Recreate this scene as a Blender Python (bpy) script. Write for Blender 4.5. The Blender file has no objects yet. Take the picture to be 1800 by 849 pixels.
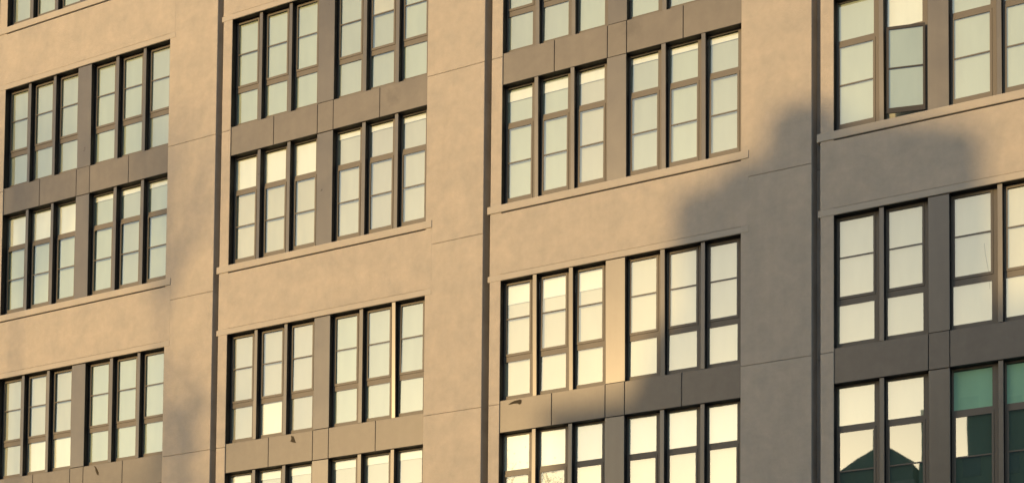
import bpy, math, random
from mathutils import Matrix, Vector
random.seed(11)
S = bpy.context.scene
COL = S.collection
R = math.radians

# ------------------------------------------------------------------ camera
cam_d = bpy.data.cameras.new('camera'); cam = bpy.data.objects.new('camera', cam_d); COL.objects.link(cam)
YAW, PITCH, ROLL = .4875930, .0477431, .0091557
fw = Vector((-math.sin(YAW)*math.cos(PITCH), math.cos(YAW)*math.cos(PITCH), math.sin(PITCH)))
rt = Vector((math.cos(YAW), math.sin(YAW), 0)); up = rt.cross(fw)
rt2 = rt*math.cos(ROLL)+up*math.sin(ROLL); up2 = up*math.cos(ROLL)-rt*math.sin(ROLL)
M = Matrix((rt2, up2, -fw)).transposed().to_4x4(); M.translation = Vector((17.332, -28.455, 1.621))
cam.matrix_world = M
cam_d.sensor_width = 36; cam_d.lens = 36*2850/1800; cam_d.shift_y = 1034.2/1800
cam_d.clip_start = .1; cam_d.clip_end = 5000
S.camera = cam

# ------------------------------------------------------------------ sky and sun
SUN_AZ, SUN_EL = 20.0, 9.0          # degrees left of the facade's normal, above the horizon
w = bpy.data.worlds.new('World'); S.world = w; w.use_nodes = True
nt = w.node_tree; bg = nt.nodes['Background']
sky = nt.nodes.new('ShaderNodeTexSky'); sky.sky_type = 'NISHITA'; sky.sun_disc = False
sky.sun_elevation = R(SUN_EL); sky.sun_rotation = R(180+SUN_AZ)
sky.air_density = 1.0; sky.dust_density = 0.9; sky.ozone_density = 1.0
nt.links.new(sky.outputs[0], bg.inputs[0]); bg.inputs[1].default_value = .15
sd = bpy.data.lights.new('sun', 'SUN'); sd.energy = 2.3; sd.angle = R(.5); sd.color = (1, .64, .27)
so = bpy.data.objects.new('sun', sd); COL.objects.link(so)
sv = Vector((-math.sin(R(SUN_AZ))*math.cos(R(SUN_EL)), -math.cos(R(SUN_AZ))*math.cos(R(SUN_EL)), math.sin(R(SUN_EL))))
so.rotation_euler = sv.to_track_quat('Z', 'Y').to_euler(); so.location = sv*100
vs = S.view_settings
vs.view_transform = 'Standard'; vs.look = 'None'; vs.exposure = 0.42; vs.gamma = 1

# ------------------------------------------------------------------ materials
def mat(name, base, rough=.8, spec=.5, metallic=0, var=.0, vscale=3, bump=0, bscale=60, streak=0, var2=None, mottle=0, shade_spots=()):
    m = bpy.data.materials.new(name); m.use_nodes = True
    n = m.node_tree.nodes; l = m.node_tree.links; p = n['Principled BSDF']
    p.inputs['Roughness'].default_value = rough
    p.inputs['Specular IOR Level'].default_value = spec
    p.inputs['Metallic'].default_value = metallic
    p.inputs['Base Color'].default_value = (*base, 1)
    geo = n.new('ShaderNodeNewGeometry')
    if var:
        t = n.new('ShaderNodeTexNoise'); t.inputs['Scale'].default_value = vscale; t.inputs['Detail'].default_value = 6
        t.inputs['Roughness'].default_value = .6; t.inputs['Distortion'].default_value = .3
        l.new(geo.outputs['Position'], t.inputs['Vector'])
        r = n.new('ShaderNodeValToRGB'); e = r.color_ramp.elements
        e[0].position = .3; e[1].position = .7
        c2 = var2 or base
        e[0].color = (*[c*(1-var) for c in base], 1); e[1].color = (*[min(1, c*(1+var)) for c in c2], 1)
        l.new(t.outputs[0], r.inputs[0]); out = r.outputs[0]
        if streak:
            mp = n.new('ShaderNodeMapping'); mp.inputs['Scale'].default_value = (5, 5, .5)
            l.new(geo.outputs['Position'], mp.inputs[0])
            t2 = n.new('ShaderNodeTexNoise'); t2.inputs['Scale'].default_value = 1.0; t2.inputs['Detail'].default_value = 5
            l.new(mp.outputs[0], t2.inputs['Vector'])
            mr = n.new('ShaderNodeMapRange'); mr.inputs[1].default_value = .35; mr.inputs[2].default_value = .7
            mr.inputs[3].default_value = 1+streak*.4; mr.inputs[4].default_value = 1-streak
            l.new(t2.outputs[0], mr.inputs[0])
            mx = n.new('ShaderNodeVectorMath'); mx.operation = 'SCALE'
            l.new(out, mx.inputs[0]); l.new(mr.outputs[0], mx.inputs['Scale']); out = mx.outputs[0]
        if mottle:
            t3 = n.new('ShaderNodeTexNoise'); t3.inputs['Scale'].default_value = vscale*3.1; t3.inputs['Detail'].default_value = 8; t3.inputs['Roughness'].default_value = .7
            l.new(geo.outputs['Position'], t3.inputs['Vector'])
            m3 = n.new('ShaderNodeMapRange'); m3.inputs[1].default_value = .3; m3.inputs[2].default_value = .7
            m3.inputs[3].default_value = 1-mottle; m3.inputs[4].default_value = 1+mottle
            l.new(t3.outputs[0], m3.inputs[0])
            x3 = n.new('ShaderNodeVectorMath'); x3.operation = 'SCALE'
            l.new(out, x3.inputs[0]); l.new(m3.outputs[0], x3.inputs['Scale']); out = x3.outputs[0]
        for sx, sz, sr in shade_spots:
            # a spot of shade painted into the panel colour, with an irregular outline
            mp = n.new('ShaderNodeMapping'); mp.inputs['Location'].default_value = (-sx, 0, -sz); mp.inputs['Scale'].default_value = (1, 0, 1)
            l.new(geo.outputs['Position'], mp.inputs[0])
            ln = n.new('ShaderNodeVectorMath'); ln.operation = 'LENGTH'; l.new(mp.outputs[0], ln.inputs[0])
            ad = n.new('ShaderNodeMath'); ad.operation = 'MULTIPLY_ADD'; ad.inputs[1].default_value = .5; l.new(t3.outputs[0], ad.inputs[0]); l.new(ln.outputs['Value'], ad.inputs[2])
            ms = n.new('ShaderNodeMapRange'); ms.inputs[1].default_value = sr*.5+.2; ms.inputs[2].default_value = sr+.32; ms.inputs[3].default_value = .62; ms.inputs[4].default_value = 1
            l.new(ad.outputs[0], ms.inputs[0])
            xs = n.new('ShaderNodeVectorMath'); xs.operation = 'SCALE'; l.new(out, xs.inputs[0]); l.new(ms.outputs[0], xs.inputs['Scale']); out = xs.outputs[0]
        l.new(out, p.inputs['Base Color'])
        mr2 = n.new('ShaderNodeMapRange'); mr2.inputs[3].default_value = rough*.85; mr2.inputs[4].default_value = min(1, rough*1.15)
        l.new(t.outputs[0], mr2.inputs[0]); l.new(mr2.outputs[0], p.inputs['Roughness'])
    if bump:
        t = n.new('ShaderNodeTexNoise'); t.inputs['Scale'].default_value = bscale; t.inputs['Detail'].default_value = 5
        l.new(geo.outputs['Position'], t.inputs['Vector'])
        b = n.new('ShaderNodeBump'); b.inputs['Strength'].default_value = bump; b.inputs['Distance'].default_value = .01
        l.new(t.outputs[0], b.inputs['Height']); l.new(b.outputs[0], p.inputs['Normal'])
    return m

SHADE_SPOTS = ((4.72, 18.93, .22), (-.80, 18.78, .16), (10.6, 12.45, .25))
STUCCO = mat('stucco', (.438, .406, .366), .9, .3, var=.075, vscale=1.9, bump=.6, bscale=26, streak=.03, var2=(.458, .412, .360), mottle=.07)
TRIM = mat('smooth_trim', (.448, .416, .372), .85, .3, var=.05, vscale=2.5, bump=.2, bscale=45)
PANEL = mat('cladding_panel', (.110, .099, .087), .42, .75, var=.15, vscale=1.7, bump=.05, bscale=9, streak=.08, mottle=.09, shade_spots=SHADE_SPOTS)
METAL = mat('mullion_cap', (.108, .100, .088), .29, .8, var=.12, vscale=1.3, streak=.1)
FRAME = mat('bronze_frame', (.125, .114, .100), .5, .5, var=.06, vscale=4)
SASHD = mat('dark_bronze_sash', (.06, .055, .05), .5, .4)
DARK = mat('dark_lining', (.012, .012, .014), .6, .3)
SLOT = mat('dark_joint_lining', (.36, .35, .34), .8, .3, var=.15, vscale=2)
MARK = mat('mark_dark_brown', (.06, .05, .035), .9, .2)
CORD = mat('cord', (.3, .28, .2), .9, .2)
INTER = mat('interior_plaster', (.40, .56, .48), .9, .2)
ASPH = mat('asphalt', (.05, .05, .052), .9, .3, var=.2, vscale=.6, bump=.4, bscale=60)
CONC = mat('concrete', (.29, .28, .27), .9, .3, var=.12, vscale=.8, bump=.3, bscale=30)
LINE = mat('road_paint', (.75, .73, .68), .8, .3, var=.08, vscale=3)
BRICK = mat('dark_brick_render', (.16, .12, .10), .9, .3, var=.15, vscale=.5)
TOWER = mat('tower_cladding', (.16, .21, .19), .7, .3, var=.1, vscale=.4)
SLATE = mat('slate_roof', (.16, .19, .18), .8, .3, var=.15, vscale=.5)
OWIN = mat('dark_window_glass', (.03, .04, .045), .08, .8)
LEAF = mat('leaf', (.06, .085, .03), .7, .3, var=.3, vscale=1)
BARK = mat('bark', (.10, .08, .06), .9, .2, var=.2, vscale=4)

def blind_mat(name, col, tr=.25):
    m = bpy.data.materials.new(name); m.use_nodes = True
    n = m.node_tree.nodes; l = m.node_tree.links; p = n['Principled BSDF']
    p.inputs['Roughness'].default_value = .9; p.inputs['Specular IOR Level'].default_value = .1
    geo = n.new('ShaderNodeNewGeometry')
    mp = n.new('ShaderNodeMapping'); mp.inputs['Scale'].default_value = (3.5, 3.5, .8)
    l.new(geo.outputs['Position'], mp.inputs[0])
    t = n.new('ShaderNodeTexNoise'); t.inputs['Scale'].default_value = 1.2; t.inputs['Detail'].default_value = 3
    l.new(mp.outputs[0], t.inputs['Vector'])
    r = n.new('ShaderNodeValToRGB'); e = r.color_ramp.elements; e[0].position = .3; e[1].position = .7
    e[0].color = (*[c*.94 for c in col], 1); e[1].color = (*[min(1, c*1.04) for c in col], 1)
    l.new(t.outputs[0], r.inputs[0]); l.new(r.outputs[0], p.inputs['Base Color'])
    return m
BL = {'dim_room': blind_mat('dim_room_sheet', (.055, .09, .075)),
      'grey2': blind_mat('screen_grey', (.47, .50, .445)), 'sand2': blind_mat('screen_oat', (.53, .51, .45)), 'cream2': blind_mat('screen_ivory', (.59, .56, .45)),
      'grey': blind_mat('screen_grey_green', (.50, .545, .47)),
      'sand': blind_mat('screen_sand', (.56, .55, .48)),
      'cream': blind_mat('screen_cream', (.63, .59, .48)),
      'white': blind_mat('blind_white', (.92, .91, .84)),
      'teal': blind_mat('blind_teal', (.42, .74, .58))}

def glass_mat():
    m = bpy.data.materials.new('coated_glass'); m.use_nodes = True
    n = m.node_tree.nodes; l = m.node_tree.links
    n.remove(n['Principled BSDF']); out = n['Material Output']
    gl = n.new('ShaderNodeBsdfGlossy'); gl.inputs['Roughness'].default_value = .012
    gl.inputs['Color'].default_value = (.96, 1, .925, 1)
    tr = n.new('ShaderNodeBsdfTransparent'); tr.inputs['Color'].default_value = (.90, .95, .91, 1)
    lw = n.new('ShaderNodeLayerWeight'); lw.inputs['Blend'].default_value = .35
    mr = n.new('ShaderNodeMapRange'); mr.inputs[3].default_value = GLASS_R; mr.inputs[4].default_value = .95
    l.new(lw.outputs['Fresnel'], mr.inputs[0])
    gb = n.new('ShaderNodeNewGeometry'); inv = n.new('ShaderNodeMath'); inv.operation = 'SUBTRACT'; inv.inputs[0].default_value = 1
    l.new(gb.outputs['Backfacing'], inv.inputs[1]); fr = n.new('ShaderNodeMath'); fr.operation = 'MULTIPLY'
    l.new(inv.outputs[0], fr.inputs[1])
    mx = n.new('ShaderNodeMixShader'); l.new(mr.outputs[0], fr.inputs[0]); l.new(fr.outputs[0], mx.inputs[0])
    l.new(tr.outputs[0], mx.inputs[1]); l.new(gl.outputs[0], mx.inputs[2]); l.new(mx.outputs[0], out.inputs[0])
    geo = n.new('ShaderNodeNewGeometry')
    t = n.new('ShaderNodeTexNoise'); t.inputs['Scale'].default_value = 1.6; t.inputs['Detail'].default_value = 1
    l.new(geo.outputs['Position'], t.inputs['Vector'])
    b = n.new('ShaderNodeBump'); b.inputs['Strength'].default_value = .07; b.inputs['Distance'].default_value = .004
    l.new(t.outputs[0], b.inputs['Height']); l.new(b.outputs[0], gl.inputs['Normal'])
    return m
GLASS_R = .225
GLASS = glass_mat()

# ------------------------------------------------------------------ mesh helpers
class MB:
    def __init__(s): s.v = []; s.f = []; s.m = []
    def box(s, x0, x1, y0, y1, z0, z1, m=0, ms=None):
        """m: material of the front (-y) face, ms: of the others"""
        ms = m if ms is None else ms
        b = len(s.v)
        s.v += [(x0, y0, z0), (x1, y0, z0), (x1, y1, z0), (x0, y1, z0), (x0, y0, z1), (x1, y0, z1), (x1, y1, z1), (x0, y1, z1)]
        for q, k in (((0, 1, 5, 4), m), ((1, 2, 6, 5), ms), ((2, 3, 7, 6), ms), ((3, 0, 4, 7), ms), ((4, 5, 6, 7), ms), ((3, 2, 1, 0), ms)):
            s.f.append(tuple(b+i for i in q)); s.m.append(k)
    def slab(s, x0, x1, yf, yb, z0, z1, c=.005, m=0, ms=None):
        """box with a chamfered front"""
        ms = m if ms is None else ms
        b = len(s.v)
        s.v += [(x0, yb, z0), (x1, yb, z0), (x1, yb, z1), (x0, yb, z1),
                (x0, yf+c, z0), (x1, yf+c, z0), (x1, yf+c, z1), (x0, yf+c, z1),
                (x0+c, yf, z0+c), (x1-c, yf, z0+c), (x1-c, yf, z1-c), (x0+c, yf, z1-c)]
        s.f.append((b+8, b+9, b+10, b+11)); s.m.append(m)
        for i in range(4):
            j = (i+1) % 4
            s.f.append((b+4+i, b+4+j, b+8+j, b+8+i)); s.m.append(m)
            s.f.append((b+i, b+j, b+4+j, b+4+i)); s.m.append(ms)
        s.f.append((b+3, b+2, b+1, b)); s.m.append(ms)
    def ring(s, x0, x1, z0, z1, ix0, ix1, iz0, iz1, yf, yb, m=0):
        """rectangular frame with one opening, chamfer-free, proper faces only"""
        b = len(s.v)
        o = [(x0, z0), (x1, z0), (x1, z1), (x0, z1)]; i_ = [(ix0, iz0), (ix1, iz0), (ix1, iz1), (ix0, iz1)]
        for y in (yf, yb):
            s.v += [(x, y, z) for x, z in o]+[(x, y, z) for x, z in i_]
        for k in range(4):
            j = (k+1) % 4
            for q in ((k, j, 4+j, 4+k), (8+j, 8+k, 12+k, 12+j), (4+k, 4+j, 12+j, 12+k), (j, k, 8+k, 8+j)):
                s.f.append(tuple(b+t for t in q)); s.m.append(m)
    def poly(s, pts, y0, y1, m=0):
        """prism of an x-z outline"""
        b = len(s.v); n = len(pts)
        s.v += [(x, y0, z) for x, z in pts]+[(x, y1, z) for x, z in pts]
        s.f.append(tuple(b+i for i in range(n))); s.m.append(m)
        s.f.append(tuple(b+n+i for i in reversed(range(n)))); s.m.append(m)
        for i in range(n):
            j = (i+1) % n; s.f.append((b+j, b+i, b+n+i, b+n+j)); s.m.append(m)
    def tube(s, p0, p1, r0, r1, k=6, m=0):
        p0 = Vector(p0); p1 = Vector(p1); d = (p1-p0).normalized()
        a = d.orthogonal().normalized(); c = d.cross(a); b = len(s.v)
        for p, r in ((p0, r0), (p1, r1)):
            for i in range(k):
                t = 2*math.pi*i/k; s.v.append(tuple(p+a*math.cos(t)*r+c*math.sin(t)*r))
        for i in range(k):
            j = (i+1) % k; s.f.append((b+i, b+j, b+k+j, b+k+i)); s.m.append(m)
        s.f.append(tuple(b+i for i in reversed(range(k)))); s.m.append(m)
        s.f.append(tuple(b+k+i for i in range(k))); s.m.append(m)
    def mesh(s, name, mats):
        me = bpy.data.meshes.new(name); me.from_pydata(s.v, [], s.f)
        for m in (mats if isinstance(mats, (list, tuple)) else [mats]): me.materials.append(m)
        me.polygons.foreach_set('material_index', s.m); me.update()
        return me

def link(name, me, parent=None, loc=(0, 0, 0), rot=None):
    o = bpy.data.objects.new(name, me); COL.objects.link(o); o.parent = parent; o.location = loc
    if rot: o.rotation_euler = rot
    return o
def thing(name, label, cat, loc=(0, 0, 0), group=None):
    o = bpy.data.objects.new(name, None); COL.objects.link(o); o.location = loc
    o['label'] = label; o['category'] = cat
    if group: o['group'] = group
    return o
cache = {}
def shared(key, fn):
    if key not in cache: cache[key] = fn()
    return cache[key]

# ------------------------------------------------------------------ the facade
K0 = 19.0; ST = 3.6; PITCH_X = 6.9375; J1 = -12.4345
STRIP, MARG, OPEN = .17, .25, 5.145
BAYS = [0, 1, 2, 3, 4]
def J(b): return J1+PITCH_X*(b-1)
GROUPS = {'A': 28.743, '0': 21.543, '1': 14.343, '2': 7.143}
U_H, SP_H, L_TOP, SILL_T, SILL_B = 2.46, .67, 3.13, 5.632, 5.809
FY = .175                                             # window frames sit this far back
bld = thing('apartment_block', 'tan stucco block with tall grouped casement windows, brown spandrel panels and dark vertical joints', 'building')

def add_slab(name, x0, x1, yf, yb, z0, z1, m, c=.005, tilt=0, ms=None, label=None):
    """a rectangular piece, origin at its centre so that it can sit a hair out of true"""
    hx, hz = (x1-x0)/2, (z1-z0)/2
    key = ('slab', name, round(hx, 3), round(hz, 3), round(yb-yf, 3), m.name)
    def fn():
        b = MB(); b.slab(-hx, hx, 0, yb-yf, -hz, hz, c, 0, 0 if ms is None else 1)
        return b.mesh(name, [m] if ms is None else [m, ms])
    o = link(name, shared(key, fn), bld, ((x0+x1)/2, yf, (z0+z1)/2))
    if tilt: o.rotation_euler = (R(random.uniform(-tilt, tilt)), 0, R(random.uniform(-tilt, tilt)))
    if label: o['label'] = label
    return o

TOPZ = 28.0+3.0; G = .007
KZ = [4.6, 8.2, 11.8, 15.4, 19.0, 22.6, 26.2, 29.8, 33.0]
# piers (cut by the score joints), margins and dark slots
for b in BAYS:
    x = J(b); nx = J(b+1)
    r = x+STRIP+MARG+OPEN
    for z0, z1 in zip(KZ[:-1], KZ[1:]):
        add_slab('wall_pier', r, nx, 0, .9, z0+G/2, z1-G/2, STUCCO, .006)
        add_slab('wall_margin', x+STRIP, x+STRIP+MARG, 0, .9, z0+G/2, z1-G/2, STUCCO, .006)
        add_slab('joint_lining', x+.001, x+STRIP-.001, .32, .8, z0+.003, z1-.003, SLOT, .004)
        # lining on the slot's cheeks
        add_slab('joint_cheek', x-.001, x+.004, .012, .80, z0+.003, z1-.003, SLOT, .002)
x = J(5)
for z0, z1 in zip(KZ[:-1], KZ[1:]):
    add_slab('wall_pier', x+STRIP, x+4.0, 0, .9, z0+G/2, z1-G/2, STUCCO, .006)
    add_slab('wall_pier', J(0)-3.0, J(0), 0, .9, z0+G/2, z1-G/2, STUCCO, .006)
    add_slab('joint_lining', x+.001, x+STRIP-.001, .32, .8, z0+.003, z1-.003, SLOT, .004)
# the filler behind the joints, so that no light comes through
b = MB(); b.box(J(0)-3, J(5)+4, .9, 1.0, 4.6, 4.7)
# ---- window lights
def light_spec(typ, wd):
    k = wd/.7275
    if typ == 'U':
        return dict(h=U_H, fix=(-2.345, -1.645), cas=(-1.48, -.06), bar=-.76, rail=(-1.645, -1.48), bot=-2.46, top=0, cx=(.064, wd-.139), fx=(.032, wd-.125), sash=(-1.535, -.014))
    return dict(h=2.502, fix=(-.745, -.035), cas=(-2.322, -.872), bar=-1.59, rail=(-.865, -.745), bot=-2.502, top=0, cx=(.064, wd-.139), fx=(.032, wd-.125), sash=(-2.42, -.815))
def frame_mesh(typ, wd):
    s = light_spec(typ, wd); b = MB()
    # one ring round the fixed pane, one round the casement
    fz, sz = s['fix'], s['sash']
    mid = (fz[0]+sz[1])/2 if typ == 'L' else (fz[1]+sz[0])/2
    if typ == 'U':
        b.ring(0, wd, s['bot'], mid, s['fx'][0], s['fx'][1], fz[0], fz[1], FY, FY+.020)
        b.ring(0, wd, mid, 0, s['cx'][0]-.044, s['cx'][1]+.044, sz[0], sz[1], FY, FY+.020)
    else:
        b.ring(0, wd, mid, 0, s['fx'][0], s['fx'][1], fz[0], fz[1], FY, FY+.020)
        b.ring(0, wd, s['bot'], mid, s['cx'][0]-.044, s['cx'][1]+.044, sz[0], sz[1], FY, FY+.020)
    return b.mesh('window', FRAME)
def sash_mesh(typ, wd):
    s = light_spec(typ, wd); b = MB()
    b.ring(s['cx'][0]-.040, s['cx'][1]+.040, s['sash'][0]+.004, s['sash'][1]-.004, s['cx'][0], s['cx'][1], s['cas'][0], s['cas'][1], FY-.010, FY+.014)
    return b.mesh('casement_sash', FRAME)
def bar_mesh(typ, wd):
    s = light_spec(typ, wd); b = MB()
    b.slab(s['cx'][0], s['cx'][1], FY-.008, FY+.012, s['bar']-.014, s['bar']+.014, .004); return b.mesh('glazing_bar', FRAME)
def pane_mesh(wx, hz):
    b = MB(); b.v = [(-wx/2, 0, -hz/2), (wx/2, 0, -hz/2), (wx/2, 0, hz/2), (-wx/2, 0, hz/2)]; b.f = [(0, 1, 2, 3)]; b.m = [0]; return b.mesh('pane', GLASS)
def blind_mesh(wd, h, m):
    b = MB(); hh = h
    # slightly billowed cloth
    nx, nz = 6, max(2, int(h/.3)); 
    for yb in (0, .004):
        for i in range(nx+1):
            for j in range(nz+1):
                u, v = i/nx, j/nz
                b.v.append((u*wd, yb+.004*math.sin(u*9+h)*v+.002*math.sin(v*5), -v*hh))
    n1 = (nx+1)*(nz+1)
    for i in range(nx):
        for j in range(nz):
            a = i*(nz+1)+j; q = (a, a+1, a+nz+2, a+nz+1)
            b.f.append(q); b.m.append(0); b.f.append(tuple(n1+t for t in reversed(q))); b.m.append(0)
    b.box(0, wd, -.004, .010, -hh-.022, -hh)
    return b.mesh('blind', m)

def make_light(x, z, typ, wd, blinds, opened=False, label=None, cord=False, tiltp=None):
    s = light_spec(typ, wd)
    wn = link('window', shared(('fr', typ, wd), lambda: frame_mesh(typ, wd)), bld, (x, 0, z))
    if label: wn['label'] = label
    kids = []
    kids.append(link('casement_sash', shared(('sash', typ, wd), lambda: sash_mesh(typ, wd)), wn))
    kids.append(link('glazing_bar', shared(('bar', typ, wd), lambda: bar_mesh(typ, wd)), wn))
    def pane(x0, x1, z0, z1, cas=False, tl=.22 if tiltp is None else .03):
        wx, hz = x1-x0+.012, z1-z0+.012
        o = link('pane', shared(('pane', round(wx, 3), round(hz, 3)), lambda: pane_mesh(wx, hz)), wn, ((x0+x1)/2, FY+(.001 if cas else .009), (z0+z1)/2))
        o.rotation_euler = (R(random.gauss(0, tl)), 0, R(random.gauss(0, tl))); return o
    pane(*s['fx'], *s['fix'])
    kids.append(pane(*s['cx'], s['bar'], s['cas'][1], True)); kids.append(pane(*s['cx'], s['cas'][0], s['bar'], True))
    if tiltp: kids[2].rotation_euler = (0, 0, R(tiltp))
    if opened:
        for o in kids:
            if o.name.startswith(('casement', 'glazing')): o.data = o.data.copy(); o.data.materials[0] = SASHD
        px, py = wd-.05, FY; th = R(opened)
        for o in kids:
            if o.name.startswith('pane'): o.rotation_euler = (0, 0, 0)
            m0 = Matrix.Translation((px+.035, py-.05, 0)) @ Matrix.Rotation(th, 4, 'Z') @ Matrix.Translation((-px, -py, 0))
            o.matrix_local = m0 @ Matrix.LocRotScale(o.location, o.rotation_euler, None)
    if opened:
        x0 = s['cx'][0]-.01; b = MB(); b.slab(x0, s['cx'][1]+.01, FY+.020, FY+.024, s['cas'][0]-.01, s['cas'][1]+.01, .002)
        o = link('sash_backing', b.mesh('sash_backing', BL['grey']), wn); o.matrix_local = m0  # grey-green sheet added behind the open panes for an even sage tone
    yb = FY+.032
    for col, z0, ln in blinds:
        o = link('blind', shared(('bl', wd, round(ln, 3), col), lambda: blind_mesh(wd+.055, ln, BL[col])), wn, (-.062, yb, z0)); o.rotation_euler = (0, R(random.gauss(0, .12)), 0)  # with 'dim_room' this is the added dark sheet, not a blind
        yb += .022
        if col in ('teal',): o['label'] = 'green roller blind'
    if cord:
        b = MB(); pts = [(wd-.26, -.95), (wd-.24, -1.15), (wd-.19, -1.45), (wd-.165, -1.78)]
        for p, q in zip(pts[:-1], pts[1:]): b.tube((p[0], FY+.022, p[1]), (q[0], FY+.022, q[1]), .006, .006, 5)
        link('blind_cord', b.mesh('blind_cord', CORD), wn)
    return wn

# blinds and added dim-room sheets behind each light: (cloth, hung from, length), listed front to back
FULL = 2.42
def blinds_for(bay, g, typ, i):
    if g == '1' and bay == 4 and typ == 'L':
        if i < 2: return [('cream', -.02, .76), ('dim_room', -.03, FULL)]  # full-height dark sheet is added, standing in for the dim room behind
        return [('teal', -.05, .70), ('dim_room', -.03, FULL)]
    base = {('A',): 'grey'}.get((g,), None)
    if g in ('A', '0') and typ == 'U': base = 'grey'
    elif g in ('A', '0'): base = 'grey' if bay in (1, 4) or (bay == 3 and i != 2) else 'sand'
    else: base = 'sand' if bay < 3 else 'cream'
    if g == '1' and bay < 3 and typ == 'U' and i > 2: base = 'grey'
    out = []
    if typ == 'L' and g == '0':
        if bay in (1, 2) and i < 3: out = [('white', -.07, .70)]
        elif bay == 4 and i == 1: out = [('white', -.02, .74)]
        elif bay == 3 and i < 3: out = [('white', -.10, .17)]
        elif bay in (1, 2, 3): out = [('white', -.06, .09)]
        if bay == 2 and i < 3: base = 'cream'
    if typ == 'L' and g == '1':
        out = [('white', -.07, .12)] if bay < 3 else [('white', -.03, .72)]
        if bay == 1 and i < 3: out = [('white', -.05, .7)]
    if typ == 'U' and g == '1' and (bay, i) in ((2, 1), (1, 1), (1, 2)):
        out = [('white', -1.66, .68)]
    if typ == 'U' and g == '1' and bay == 3 and i < 3: out = [('white', -.10, .33)]
    if typ == 'U' and g == '0' and (bay, i) == (2, 4): out = [('cream', -.05, .70)]
    if base != 'dim_room' and random.random() < .45: base += '2'
    return out+[(base, -.03, FULL)]

def opening(bay, g, rows=('U', 'L')):
    H = GROUPS[g]; o = J(bay)+STRIP+MARG
    if bay == 4:
        lights = [(0, .827), (.915, .80), (2.09, .827), (3.005, .80), (3.895, .835)]; mulls = [(.827, .915), (2.917, 3.005), (3.805, 3.895)]
        col = (1.715, 2.09); width = 4.73
    else:
        lights = [(0, .725), (.81, .725), (1.62, .722), (2.757, .738), (3.587, .738), (4.41, .735)]
        mulls = [(.725, .81), (1.535, 1.62), (3.495, 3.587), (4.325, 4.41)]
        col = (2.342, 2.757); width = OPEN
    sp = [(0, col[0]/2), (col[0]/2, col[0]), (col[1], (col[1]+width)/2), ((col[1]+width)/2, width)] if bay != 4 else [(0, col[0]), (col[1], width)]
    for typ in rows:
        zt, hh = (H, U_H) if typ == 'U' else (H-L_TOP, SILL_T-L_TOP)
        for i, (lx, lw) in enumerate(lights):
            op = 13 if (bay, g, typ, i) == (4, '0', 'L', 1) else False
            lab = None
            if op: lab = 'window whose casement swings outward, above the grey shadow'
            if (bay, g, typ) == (4, '1', 'L'): lab = 'dark window mirroring rooftops' if i < 2 else 'dark window with a green blind in the top pane'
            make_light(o+lx, zt, typ, lw, blinds_for(bay, g, typ, i), op, lab, cord=(bay, g, typ, i) == (4, '1', 'U', 2), tiltp={2: -1.1, 0: 0, 1: 0}.get(i) if (bay, g, typ) == (4, '1', 'L') else None)
        for mi, (a, c) in enumerate(mulls):
            gl = (bay, g, typ, mi) in ((3, '1', 'U', 0), (3, '1', 'U', 1), (3, '1', 'U', 2), (2, '1', 'U', 3))
            rz = 5.5 if gl else random.gauss(3.0 if (bay, g, typ) == (3, '0', 'L') else 0, 1.2)
            rx = 1.2 if gl else (1.0 if bay >= 3 and g == '0' else random.uniform(-.08, .08))
            add_slab('mullion', o+a, o+c, .045, FY+.02, zt-hh+.001, zt-.001, METAL, .004, tilt=.0, ms=DARK).rotation_euler = (R(rx), 0, R(rz))
        # central column panel and dark returns
        add_slab('column_panel', o+col[0], o+col[1], .030, FY+.02, zt-hh+.004, zt-.010, METAL, .005, ms=DARK).rotation_euler = (R(random.uniform(.1, .5) if bay < 3 else random.uniform(.35, .8)), 0, R(random.gauss(.3, .5)))
        # dark head and jamb lining
        for x0, x1 in ((0, col[0]), (col[1], width)):
            add_slab('head_lining', o+x0+.001, o+x1-.001, .022, FY+.01, zt-.002, zt+.010, DARK, .001)
        add_slab('jamb_lining', o-.010, o+.003, .006, FY+.002, zt-hh+.002, zt-.004, DARK, .001)
    if 'U' in rows:
        zt, zb = H-U_H, H-L_TOP
        for x0, x1 in sp+[col]:
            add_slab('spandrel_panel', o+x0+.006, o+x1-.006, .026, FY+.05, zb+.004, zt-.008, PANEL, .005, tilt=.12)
        add_slab('panel_backing', o, o+width, .06, .5, zb+.014, zt-.012, DARK, .001)
    # sill, band and lintel
    xr = o+width+.155
    zs, zb = H-SILL_T, H-SILL_B
    xl = J(bay)+STRIP
    add_slab('window_sill', xl-.065, xr+.0, -.020, .5, zb+.022, zs, TRIM, .008)
    hn = H-7.2
    add_slab('wall_band', xl-.004, xr, -.003, .6, hn+.128, zb-.002, STUCCO, .006)
    add_slab('lintel', xl-.045, xr, -.007, .5, hn, hn+.124, TRIM, .006)

for b_ in BAYS:
    for g in ('A', '0', '1'):
        opening(b_, g, rows=('L',) if g == 'A' else ('U', 'L'))
# bay 4's opening is narrower: close it with a pier strip
add_slab('wall_pier', J(4)+STRIP+MARG+4.73, J(4)+STRIP+MARG+OPEN-.001, .002, .9, 7.2, KZ[-1], STUCCO, .006)
# top of the A group's bays and lower floors: plain walls
add_slab('parapet', J(0)-3, J(5)+4, -.02, .9, 33.0, 34.0, TRIM, .01)
add_slab('wall_band', J(0)-3, J(5)+4, .004, .9, 28.743-L_TOP+.03, 33.0-.01, STUCCO, .006)
add_slab('ground_floor_wall', J(0)-3, J(5)+4, -.03, .9, 0, 4.6, STUCCO, .01)
add_slab('wall_band', J(0)-3, J(5)+4, .004, .9, 4.61, 14.343-7.2-.01, STUCCO, .006)
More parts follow.
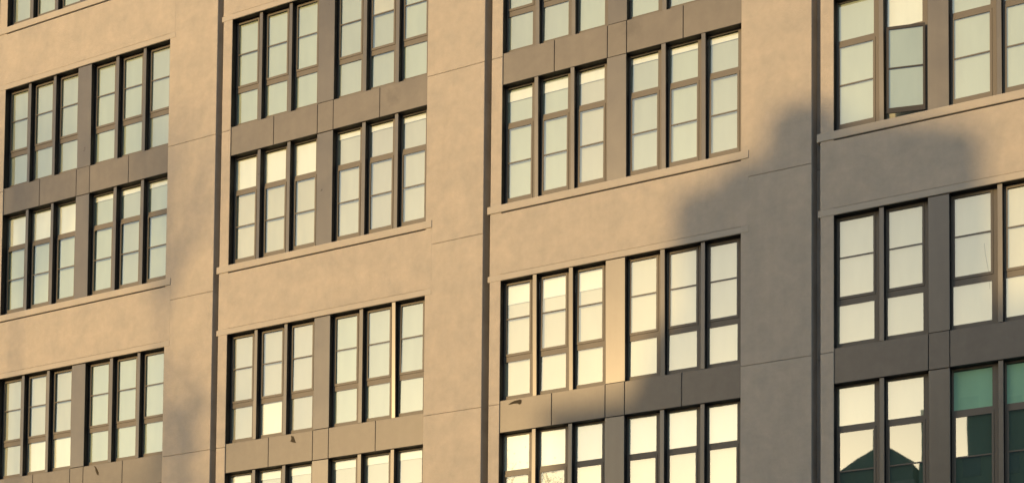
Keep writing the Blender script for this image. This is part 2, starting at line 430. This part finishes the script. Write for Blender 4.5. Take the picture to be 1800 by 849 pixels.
# inside of the building
def inside(name, x0, x1, y0, y1, z0, z1, m=INTER):
    b = MB(); b.box(x0, x1, y0, y1, z0, z1); link(name, b.mesh(name, m), bld)
for z in KZ: inside('floor_slab', J(0)-3, J(5)+4, .62, 4.5, z-.45, z-.12)
inside('inner_wall', J(0)-3, J(5)+4, 4.5, 16, 0, 33)
inside('end_wall', J(0)-3.3, J(0)-3.001, 0, 16, 0, 34, STUCCO); inside('end_wall', J(5)+4.001, J(5)+4.3, 0, 16, 0, 34, STUCCO)
for b_ in range(0, 6): inside('party_wall', J(b_)-1.3, J(b_)-.03, .91, 4.49, 4.7, 33.)
inside('roof', J(0)-3.3, J(5)+4.3, .9, 16, 33.02, 33.4, CONC)
# small dark marks on three spandrel panels
def panel_mark(pts, x, z, sc=1):
    b = MB(); b.poly([(px*sc, pz*sc) for px, pz in pts], 0, .006)
    o = link('dark_mark', b.mesh('dark_mark', MARK), bld, (x, .018, z)); o['label'] = 'small dark mark on a brown panel'
CH = [(J(3)+.42+.20, 11.80, [(0, -.03), (.05, .005), (.14, .03), (.27, .04), (.30, .02), (.29, -.04), (.25, -.06), (.20, -.03), (.12, -.025)]),
      (J(2)+.42+1.78, 11.75, [(0, .08), (.06, .06), (.10, -.03), (.125, -.09), (.08, -.08), (.02, -.06), (-.02, -.04), (.01, .0)]),
      (J(1)+.42+3.10, 11.73, [(0, .12), (.05, .09), (.10, .02), (.14, -.06), (.13, -.12), (.09, -.09), (.05, -.01), (.04, .05)])]
for x, z, p in CH: panel_mark(p, x, z)

# ------------------------------------------------------------------ ground and street
def struct(name, b, m):
    o = link(name, b.mesh(name, m)); o['kind'] = 'structure'; return o
b = MB(); b.box(-900, 900, -1500, 900, -1, 0); struct('ground', b, CONC)
b = MB(); b.box(-900, 900, -17, -5, .0, .004); struct('road', b, ASPH)
b = MB(); b.slab(-900, 900, -5.0, -.05, .002, .13, .01); struct('pavement', b, CONC)
b = MB(); b.slab(-900, 900, -20, -17, .002, .13, .01); struct('far_pavement', b, CONC)
b = MB()
for i in range(-30, 30): b.box(i*6, i*6+3, -11.06, -10.94, .004, .008)
o = struct('road_marking', b, LINE)

# ------------------------------------------------------------------ across the street: what throws the shade and stands in the glass
def block(name, label, x0, x1, y0, y1, h, steps=(), m=BRICK, cat='building'):
    t = thing(name, label, cat, ((x0+x1)/2, (y0+y1)/2, 0)); ox, oy = t.location.x, t.location.y
    b = MB(); b.box(x0-ox, x1-ox, y0-oy, y1-oy, 0, h); link('wall', b.mesh('wall', m), t)
    b = MB(); b.box(x0-ox-.25, x1-ox+.25, y1-oy-.4, y1-oy+.25, h-.35, h+.02); link('cornice', b.mesh('cornice', CONC), t)
    wm = MB(); wm.box(-.6, .6, -.03, .05, -.9, .9); me = wm.mesh('window', OWIN)
    z = 3.0
    while z < h-2:
        x = x0+1.8
        while x < x1-1.2:
            link('window', me, t, (x-ox, y1-oy, z)); x += 2.9
        z += 3.4
    return t, ox, oy
D = -75
t, ox, oy = block('brick_apartment_house', 'long dark brick building with a rooftop penthouse, across the street', -24.2, -13.7, D-10, D, 24.15)
pts = [(-30.4, 24.6), (-29.9, 26.0), (-29.45, 26.2), (-29.4, 28.45), (-28.5, 28.6), (-28.4, 28.85), (-27.6, 28.9), (-27.5, 29.7), (-26.7, 29.8), (-26.6, 29.1), (-25.6, 29.15), (-24.9, 29.0), (-24.2, 28.8), (-24.1, 27.2), (-24.0, 24.6)]
b = MB(); b.poly([(x+7.65-ox, z-.46) for x, z in pts], 3.0, 4.7); link('penthouse', b.mesh('penthouse', SLATE), t)
b = MB(); b.box(-17.4-ox, -13.2-ox, 3.4, 4.9, 24.2, 25.0); link('roof_parapet', b.mesh('roof_parapet', BRICK), t)
t, ox, oy = block('gabled_house', 'dark gabled building reflected in the lowest right windows', -13.6, -8.6, D-9, D, 29.4, m=TOWER)
b = MB(); b.poly([(x-ox, z) for x, z in [(-14.6, 29.3), (-14.6, 30.25), (-10.95, 32.15), (-8.5, 30.45), (-8.5, 29.3)]], -4.6, 4.6); link('roof', b.mesh('roof', SLATE), t)
b = MB(); b.box(-11.35-ox, -10.6-ox, 3.2, 4.2, 29.5, 33.4); link('chimney', b.mesh('chimney', TOWER), t)
t, ox, oy = block('office_tower', 'dark flat-roofed tower reflected behind the green blinds', -6.6, 16, D-14, D, 37.2, m=TOWER)
b = MB(); b.box(-8.15-ox, -6.61-ox, -5, 6.8, 0, 34.2); link('side_wing', b.mesh('side_wing', TOWER), t)

def tree(x, y, h, cr, n, seed, label, lw=.22, base=.45):
    rnd = random.Random(seed); t = thing('tree', label, 'tree', (x, y, 0), 'trees across the street')
    b = MB(); b.tube((0, 0, 0), (0.2, 0, h*.5), .35, .14, 8); b.tube((.2, 0, h*.5), (.1, .2, h*.96), .14, .02, 7)
    lv = MB()
    for k in range(26):
        f = rnd.uniform(base, .98); z = h*f; a = rnd.uniform(0, 6.28); rr = cr*math.sqrt(max(.05, 1-((f-base)/(1-base))**1.6))*rnd.uniform(.5, 1)
        e = Vector((math.cos(a)*rr, math.sin(a)*rr, min(h*1.0, z+rr*.5)))
        s_ = Vector((.1, 0, z*.93)); b.tube(s_, e, .035, .012, 5)
        for q in range(n):
            p = s_.lerp(e, rnd.uniform(.35, 1.05))+Vector([rnd.gauss(0, .45) for _ in range(3)])
            d1 = Vector([rnd.gauss(0, 1) for _ in range(3)]).normalized()*lw; d2 = d1.orthogonal().normalized()*lw*.6
            i0 = len(lv.v); lv.v += [tuple(p-d1), tuple(p+d2), tuple(p+d1), tuple(p-d2)]; lv.f.append((i0, i0+1, i0+2, i0+3)); lv.m.append(0)
    link('trunk', b.mesh('trunk', BARK), t); link('crown', lv.mesh('crown', LEAF), t)
tree(-33.4, -74, 26.8, 2.2, 26, 3, 'thin tree whose top dapples the far pier')
tree(-37.8, -72, 34.2, 2.6, 26, 5, 'tall wispy tree reflected in the lowest middle windows', lw=.075, base=.88)
tree(-33.6, -73, 33.2, 2.4, 20, 8, 'second wispy tree, nearer the brick building', lw=.075, base=.88)
